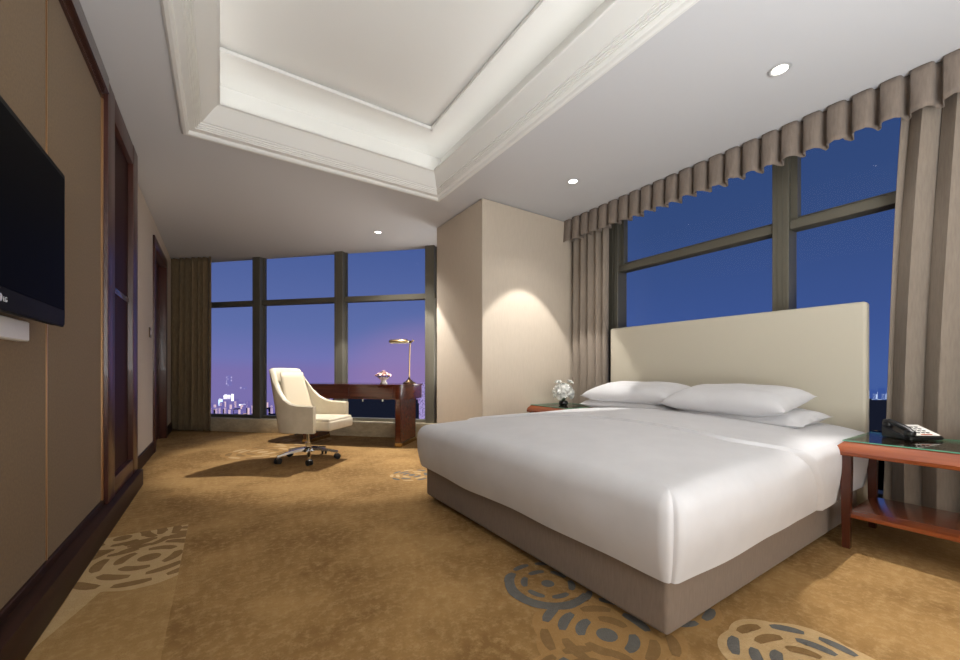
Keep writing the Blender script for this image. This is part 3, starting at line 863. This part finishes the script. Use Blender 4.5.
for sx in (-1, 1):
    xa = sx * .65 - .036
    q = MB(); q.box(xa, -.27, .05, xa + .072, .24, .60, .004, 1)
    for k in range(13):                                     # reeded end face
        y = -.235 + k * .038
        q.tube([(xa + (.072 if sx > 0 else 0), y, .06), (xa + (.072 if sx > 0 else 0), y, .595)], .013, 8)
    pd = q.build('pedestal', M['desk_wood'], dk)
    q = MB(); q.box(xa - .006, -.276, 0, xa + .09 if sx > 0 else xa + .078, .246, .052, .005, 1); q.build('brass_shoe', M['brass'], pd)

# desk lamp
lm = empty('desk_lamp', 'antique brass reading lamp with a slim horizontal shade on the desk', 'desk lamp', uq(-1.955, 4.90, .7825), -PI / 4)
m_ = MB(); m_.lathe([(.085, 0), (.085, .012), (.070, .022), (.050, .030), (.040, .045), (.022, .055), (.014, .075), (.010, .085)], n=28); m_.build('base', M['darkbrass'], lm)
m_ = MB(); m_.tube([(0, 0, .06), (0, 0, .20), (.004, 0, .36), (.008, 0, .50), (.012, 0, .545)], [.010, .008, .008, .008, .008], 12); m_.build('pole', M['brass'], lm)
m_ = MB(); m_.tube([(.045, 0, .565), (.02, 0, .55), (-.02, 0, .553), (-.05, 0, .56)], .009, 10); m_.lathe([(.016, -.02), (.018, 0), (.016, .02)], (.015, 0, .55), 14, Matrix.Rotation(PI / 2, 3, 'X')); m_.ball((.05, 0, .567), .014); m_.build('joint', M['brass'], lm)
m_ = MB(); vs = []; fs = []
ns = 10
for i, (x, k) in enumerate(((-.02, .7), (-.035, .95), (-.13, 1), (-.255, 1), (-.27, .8))):
    for j in range(ns + 1):
        a = PI * j / ns; vs.append((x, .055 * k * math.cos(a), .548 + .040 * k * math.sin(a)))
for i in range(4):
    for j in range(ns): q_ = i * (ns + 1) + j; fs.append((q_, q_ + 1, q_ + ns + 2, q_ + ns + 1))
fs.append(tuple(range(ns + 1))); fs.append(tuple(4 * (ns + 1) + j for j in range(ns + 1)))
m_.add(vs, fs); m_.build('lamp_shade', M['brass'], lm, ang=50)
m_ = MB(); m_.box(-.26, -.046, .535, -.03, .046, .549, .003, 1); m_.build('tube_cover', M['shade_in'], lm)

# flower bowl on the desk
fb = empty('flower_bowl', 'small white footed bowl of pale pink flowers on the desk', 'flower bowl', uq(-2.305, 4.87, .7825))
m_ = MB(); m_.lathe([(.048, 0), (.050, .01), (.034, .022), (.034, .045), (.060, .065), (.072, .085), (.066, .085), (.05, .07)], n=28); m_.build('bowl', M['porcelain'], fb)
m_ = MB()
for i in range(12):
    a = i * 2.4; rr = .02 + .018 * math.sqrt(i) ; m_.tube([(rr * .5 * math.cos(a), rr * .5 * math.sin(a), .07), (rr * 1.5 * math.cos(a), rr * 1.5 * math.sin(a), .11)], [.012, .002], 5)
m_.build('leaves', M['leaf'], fb)
p0 = None
for i in range(11):
    a = i * 2.4; rr = .026 * math.sqrt(i); d_ = Vector((rr * 7 * math.cos(a), rr * 7 * math.sin(a), 1)).normalized()
    if p0 is None:
        m_ = MB(); blossom(m_, (0, 0, 0), .040, n=8); p0 = m_.build('blossom', M['petal_p'], fb, ang=60); o = p0
    else:
        o = p0.copy(); COL.objects.link(o); o.parent = fb
    o.location = (rr * 1.05 * math.cos(a), rr * 1.05 * math.sin(a), .145 - rr * .55); o.rotation_euler = d_.to_track_quat('Z', 'Y').to_euler()

# ------------------------------------------------------------------ office chair
ch = empty('office_chair', 'cream leather swivel armchair on a five-star chrome base at the desk', 'chair', (.79, 4.545, 0), -PI / 4)
half = [(.215, .300, .605, 0), (.13, .305, .608, 0), (.04, .308, .612, .05), (-.03, .306, .628, .2), (-.08, .300, .67, .45), (-.115, .292, .745, .75), (-.14, .283, .86, .95), (-.158, .270, .972, 1), (-.168, .235, .980, 1), (-.172, .17, .982, 1), (-.176, .09, .983, 1)]
path = [(x, -y, z, k) for x, y, z, k in half] + [(-.177, 0, .984, 1)] + [(x, y, z, k) for x, y, z, k in half[::-1]]
Zb = .335; NZ = 12; outer = []; inner = []
def nrm2(i, lst):
    a = lst[max(0, i - 1)]; b_ = lst[min(len(lst) - 1, i + 1)]; dx, dy = b_[0] - a[0], b_[1] - a[1]; l_ = math.hypot(dx, dy); return (dy / l_, -dx / l_)
vs = []; fs = []; n = len(path)
def shell_pt(i, z, inset):
    x, y, zt, k = path[i]; nx, ny = nrm2(i, path)
    tt = (z - Zb)
    px = x - .24 * tt * k - .0; py = y * (1 - .30 * tt * k)
    return (px + nx * -inset, py + ny * -inset, z)
for i in range(n):
    zt = path[i][2]; th_ = .055
    for j in range(NZ + 1): vs.append(shell_pt(i, Zb + (zt - .012 - Zb) * j / NZ, 0))
    vs.append(shell_pt(i, zt, .015)); vs.append(shell_pt(i, zt, th_ - .015))
    for j in range(NZ, -1, -1): vs.append(shell_pt(i, Zb + (zt - .012 - Zb) * j / NZ, th_))
ring_n = 2 * (NZ + 1) + 2
sgn = 1
for i in range(n - 1):
    for j in range(ring_n):
        j2 = (j + 1) % ring_n; fs.append((i * ring_n + j, i * ring_n + j2, (i + 1) * ring_n + j2, (i + 1) * ring_n + j))
fs.append(tuple(range(ring_n))); fs.append(tuple((n - 1) * ring_n + j for j in range(ring_n))[::-1])
m_ = MB(); m_.add(vs, fs); m_.build('backrest', M['cream'], ch, ang=50)
m_ = MB(); vs = []; fs = []                       # padded inner back
for i in range(9):
    for j in range(9):
        u = -1 + i / 4; v_ = j / 8; z = .46 + .475 * v_; bulge = .004 * (1 - u ** 4) * (1 - (2 * v_ - 1) ** 4)
        x = -.122 - .24 * (z - Zb) + bulge; vs.append((x, u * (.250 - .10 * (z - .4)), z))
for i in range(8):
    for j in range(8): a = i * 9 + j; fs.append((a, a + 9, a + 10, a + 1))
m_.add(vs, fs); o = m_.build('back_cushion', M['cream_in'], ch, ang=70)
so = o.modifiers.new('thickness', 'SOLIDIFY'); so.thickness = .004; so.offset = -1
m_ = MB(); m_.box(-.16, -.245, .345, .335, .245, .445, .022, 4); m_.build('seat', M['cream'], ch)
m_ = MB(); m_.box(-.15, -.235, .425, .325, .235, .468, .018, 4); m_.build('seat_cushion', M['cream'], ch)
m_ = MB(); m_.box(-.11, -.10, .30, .12, .10, .335, .008); m_.tube([(.0, -.08, .315), (.02, -.24, .305)], .006, 8); m_.build('tilt_mechanism', M['black'], ch)
m_ = MB(); m_.lathe([(.028, .10), (.028, .19), (.018, .192), (.018, .305)], n=20); m_.build('gas_stem', M['chrome'], ch)
m_ = MB(); m_.lathe([(.045, .085), (.048, .10), (.045, .13), (.03, .14)], n=24); m_.build('hub', M['chrome'], ch)
for k in range(5):
    a = PI / 4 + math.radians(-98) + k * 2 * PI / 5; dx, dy = math.cos(a), math.sin(a); sx_, sy_ = -dy, dx
    vs = []; fs = []
    for t_, z_, wd, ht in ((.03, .115, .026, .034), (.12, .112, .022, .028), (.22, .096, .018, .022), (.31, .078, .014, .018)):
        for q, w_ in ((-1, 0), (1, 0), (1, 1), (-1, 1)): vs.append((dx * t_ + sx_ * q * wd * (.7 if w_ else 1), dy * t_ + sy_ * q * wd * (.7 if w_ else 1), z_ - ht / 2 + ht * w_))
    for i in range(3):
        for q in range(4): q2 = (q + 1) % 4; fs.append((i * 4 + q, i * 4 + q2, (i + 1) * 4 + q2, (i + 1) * 4 + q))
    fs += [(3, 2, 1, 0), (12, 13, 14, 15)]
    m_ = MB(); m_.add(vs, fs); m_.build('base_arm', M['chrome'], ch, ang=30)
    m_ = MB(); cx_, cy_ = dx * .30, dy * .30; rot = Matrix.Rotation(a + .6, 3, 'Z') @ Matrix.Rotation(PI / 2, 3, 'X')
    for off in (-.018, .018):
        o_ = Matrix.Rotation(a + .6, 3, 'Z') @ Vector((0, off, 0))
        m_.lathe([(.024, -.011), (.030, -.007), (.030, .007), (.024, .011)], (cx_ + o_.x, cy_ + o_.y, .030), 18, rot)
    cs = m_.build('caster', M['black_rough'], ch)
    m_ = MB(); m_.lathe([(.008, .03), (.008, .078)], (cx_, cy_, 0), 10); m_.ball((cx_, cy_, .05), .020, sc=(1, 1, .8)); m_.build('caster_fork', M['chrome'], cs)

for o in ch.children:
    if o.name.split('.')[0] in ('backrest', 'back_cushion', 'seat', 'seat_cushion'):
        o.location.x = .065; o.scale = (1, .93, 1)

# ------------------------------------------------------------------ television and wall bits
TVX = -.50
tv = empty('television', 'flat black television mounted on the brown panelled wall', 'television', (TVX, 1.635, 1.125))
hw = .532
m_ = MB(); m_.box(-.045, -hw, 0, -.002, hw, .585, .006, 2); m_.box(-.075, -hw + .2, .12, -.04, hw - .2, .45, .01); m_.box(-.012, -hw + .01, -.006, -.004, hw - .01, .004, .002, 1)
m_.build('cabinet', M['bezel'], tv)
m_ = MB(); m_.box(-.004, -hw + .022, .058, .0, hw - .022, .562); m_.build('screen', M['screen'], tv)
m_ = MB(); m_.box(-.098, -.2, .16, -.07, .2, .40, .004, 1); m_.build('wall_bracket', M['black'], tv)
cu = bpy.data.curves.new('logo', 'FONT'); cu.body = 'LG'; cu.size = .020; cu.extrude = .0006; cu.align_x = 'LEFT'
tmp = bpy.data.objects.new('logo_text', cu); COL.objects.link(tmp)
dg = bpy.context.evaluated_depsgraph_get(); me = bpy.data.meshes.new_from_object(tmp.evaluated_get(dg)); bpy.data.objects.remove(tmp)
lg = bpy.data.objects.new('logo', me); COL.objects.link(lg); lg.parent = tv; me.materials.append(M['silver'])
lg.rotation_euler = (PI / 2, 0, PI / 2); lg.location = (.0005, -.002, .018)
lg['label'] = 'silver lettering on the bottom bezel'
m_ = MB(); m_.lathe([(.011, 0), (.011, .0012)], (.0, -.020, .027), 20, Matrix.Rotation(PI / 2, 3, 'Y')); o = m_.build('logo_badge', M['silver'], tv)
pl = MB(); pl.box(XL - .005, 1.50, 1.055, XL + .03, 2.07, 1.125, .004, 1)
tag(pl.build('wall_plate', M['white']), 'long pale connection panel on the wall just below the television', 'wall panel')
sw = empty('wall_switch', 'small dark switch plate on the beige wall beside the dark doorway', 'switch', (XF, 5.64, 1.375))
m_ = MB(); m_.box(-.002, -.045, -.055, .010, .045, .055, .003, 1); m_.build('plate', M['darkbrass'], sw)
m_ = MB(); m_.box(.009, -.018, -.022, .015, .018, .022, .002, 1); m_.build('rocker', M['white'], sw)

# ------------------------------------------------------------------ the city outside, far below
def lights_mat(name, wall, light, dens, sx, sz, strength, pal=None):
    """facade with lit windows; haze is painted in as an emissive wall tone"""
    m = bpy.data.materials.new(name); m.use_nodes = True; t = m.node_tree; t.nodes.clear()
    co = t.nodes.new('ShaderNodeTexCoord'); mp = t.nodes.new('ShaderNodeMapping'); mp.inputs['Scale'].default_value = (sx, sx, sz)
    t.links.new(co.outputs['Object'], mp.inputs[0])
    fl_ = t.nodes.new('ShaderNodeVectorMath'); fl_.operation = 'FLOOR'; t.links.new(mp.outputs[0], fl_.inputs[0])
    wn = t.nodes.new('ShaderNodeTexWhiteNoise'); t.links.new(fl_.outputs[0], wn.inputs[0])
    cp = t.nodes.new('ShaderNodeMath'); cp.operation = 'LESS_THAN'; cp.inputs[1].default_value = dens; t.links.new(wn.outputs['Value'], cp.inputs[0])
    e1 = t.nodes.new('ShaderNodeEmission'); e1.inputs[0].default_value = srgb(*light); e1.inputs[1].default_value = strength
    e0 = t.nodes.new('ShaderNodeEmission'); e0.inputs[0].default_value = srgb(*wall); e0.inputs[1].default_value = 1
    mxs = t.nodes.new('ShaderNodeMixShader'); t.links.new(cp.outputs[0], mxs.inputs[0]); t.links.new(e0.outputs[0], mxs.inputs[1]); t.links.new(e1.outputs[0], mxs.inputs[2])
    o = t.nodes.new('ShaderNodeOutputMaterial'); t.links.new(mxs.outputs[0], o.inputs[0])
    return m
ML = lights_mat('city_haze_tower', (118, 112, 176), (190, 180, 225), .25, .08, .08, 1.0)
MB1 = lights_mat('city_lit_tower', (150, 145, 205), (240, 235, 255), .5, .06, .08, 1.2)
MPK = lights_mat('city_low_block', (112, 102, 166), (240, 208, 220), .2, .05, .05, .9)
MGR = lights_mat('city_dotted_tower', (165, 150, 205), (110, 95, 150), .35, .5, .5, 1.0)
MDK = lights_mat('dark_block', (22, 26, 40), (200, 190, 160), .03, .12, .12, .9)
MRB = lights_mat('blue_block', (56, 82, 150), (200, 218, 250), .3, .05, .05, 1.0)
GZ = -120.0
def ground_mat():
    m = bpy.data.materials.new('night_ground'); m.use_nodes = True; t = m.node_tree; t.nodes.clear()
    co = t.nodes.new('ShaderNodeTexCoord')
    v_ = t.nodes.new('ShaderNodeTexVoronoi'); v_.inputs['Scale'].default_value = .035; t.links.new(co.outputs['Object'], v_.inputs[0])
    lt = t.nodes.new('ShaderNodeMath'); lt.operation = 'LESS_THAN'; lt.inputs[1].default_value = .16; t.links.new(v_.outputs['Distance'], lt.inputs[0])
    e1 = t.nodes.new('ShaderNodeEmission'); e1.inputs[0].default_value = srgb(255, 210, 170); e1.inputs[1].default_value = 1.2
    e0 = t.nodes.new('ShaderNodeBsdfDiffuse'); e0.inputs[0].default_value = srgb(30, 34, 60)
    mxs = t.nodes.new('ShaderNodeMixShader'); t.links.new(lt.outputs[0], mxs.inputs[0]); t.links.new(e0.outputs[0], mxs.inputs[1]); t.links.new(e1.outputs[0], mxs.inputs[2])
    o = t.nodes.new('ShaderNodeOutputMaterial'); t.links.new(mxs.outputs[0], o.inputs[0]); return m
m_ = MB(); m_.add([(1500 * math.cos(a), 1500 * math.sin(a), 0) for a in [k * PI / 36 - .4 for k in range(80)]] + [(0, 0, 0)], [tuple(range(81))])
o = m_.build('ground', ground_mat(), smooth=False); o.location = (0, 0, GZ); o['kind'] = 'structure'


def at(px, dist):                                  # bearing of a picture column, at a distance
    r = (px - 480) / 394; dx = math.sin(TH) + r * math.cos(TH); dy = math.cos(TH) - r * math.sin(TH)
    return Vector((dx * dist, dy * dist, GZ))
def tower(px, wpx, ytop, dist, material, label, cat='building', group=None, crown=None, name='city_tower', depth=.4):
    wd = wpx / 394 * dist; h_ = CAMH + (371 - ytop) / 394 * dist - GZ
    t = empty(name, label, cat, at(px, dist), -TH + math.atan((px - 480) / 394) * -1, group)
    m_ = MB(); m_.box(-wd / 2, 0, 0, wd / 2, wd * depth, h_); m_.box(-wd * .35, wd * .1, h_, wd * .35, wd * depth * .9, h_ + wd * .12)
    m_.build('tower_block', material, t, smooth=False)
    if crown:
        m_ = MB(); m_.box(-wd * .5, -wd * .04, h_ - wd * crown[1], wd * .5, -wd * .01, h_ - wd * crown[2]); m_.build('lit_sign', crown[0], t, smooth=False)
    return t
SIGN = emis('city_sign_white', (235, 235, 255), 1.6); SIGNB = emis('city_sign_blue', (190, 220, 255), 1.8); SIGNP = emis('city_pink', (255, 205, 190), 1.4)
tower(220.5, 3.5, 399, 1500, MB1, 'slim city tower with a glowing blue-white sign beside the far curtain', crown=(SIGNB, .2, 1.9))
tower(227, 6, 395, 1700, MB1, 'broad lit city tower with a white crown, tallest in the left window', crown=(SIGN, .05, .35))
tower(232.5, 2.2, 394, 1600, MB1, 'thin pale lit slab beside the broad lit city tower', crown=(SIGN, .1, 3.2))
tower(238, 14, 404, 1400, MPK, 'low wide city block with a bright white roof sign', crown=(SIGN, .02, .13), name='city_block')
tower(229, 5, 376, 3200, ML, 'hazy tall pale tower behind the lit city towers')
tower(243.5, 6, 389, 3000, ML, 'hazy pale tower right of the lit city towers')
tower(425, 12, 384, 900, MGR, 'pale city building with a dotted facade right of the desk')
rnd = random.Random(21)
G1 = 'low lit city blocks on the left horizon'
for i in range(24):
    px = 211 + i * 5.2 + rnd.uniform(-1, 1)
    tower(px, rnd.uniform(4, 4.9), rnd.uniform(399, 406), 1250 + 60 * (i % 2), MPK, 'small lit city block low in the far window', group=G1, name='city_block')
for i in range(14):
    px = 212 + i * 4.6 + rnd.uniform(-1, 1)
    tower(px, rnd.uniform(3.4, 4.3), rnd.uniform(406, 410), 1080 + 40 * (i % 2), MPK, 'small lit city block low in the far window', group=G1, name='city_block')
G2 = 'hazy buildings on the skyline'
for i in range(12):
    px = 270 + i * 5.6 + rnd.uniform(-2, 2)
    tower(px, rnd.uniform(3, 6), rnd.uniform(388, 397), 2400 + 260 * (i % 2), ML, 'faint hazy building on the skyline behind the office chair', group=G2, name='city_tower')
G3 = 'dark buildings under the desk'
for i in range(12):
    px = 336 + i * 7 + rnd.uniform(-1, 1)
    tower(px, rnd.uniform(9, 13), rnd.uniform(397.5, 402), 700 + 110 * (i % 3), MDK, 'dark building with few lights seen below the desk top', group=G3, name='dark_building')
G4 = 'blue buildings in the right window'
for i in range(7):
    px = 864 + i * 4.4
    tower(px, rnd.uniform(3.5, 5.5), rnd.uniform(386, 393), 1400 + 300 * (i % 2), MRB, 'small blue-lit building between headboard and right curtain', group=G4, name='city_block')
for i in range(4):
    tower(866 + i * 9, 12, 400 + rnd.uniform(0, 2), 800, MDK, 'dark low building under the blue-lit skyline of the right window', group='dark roofs in the right window', name='dark_building')
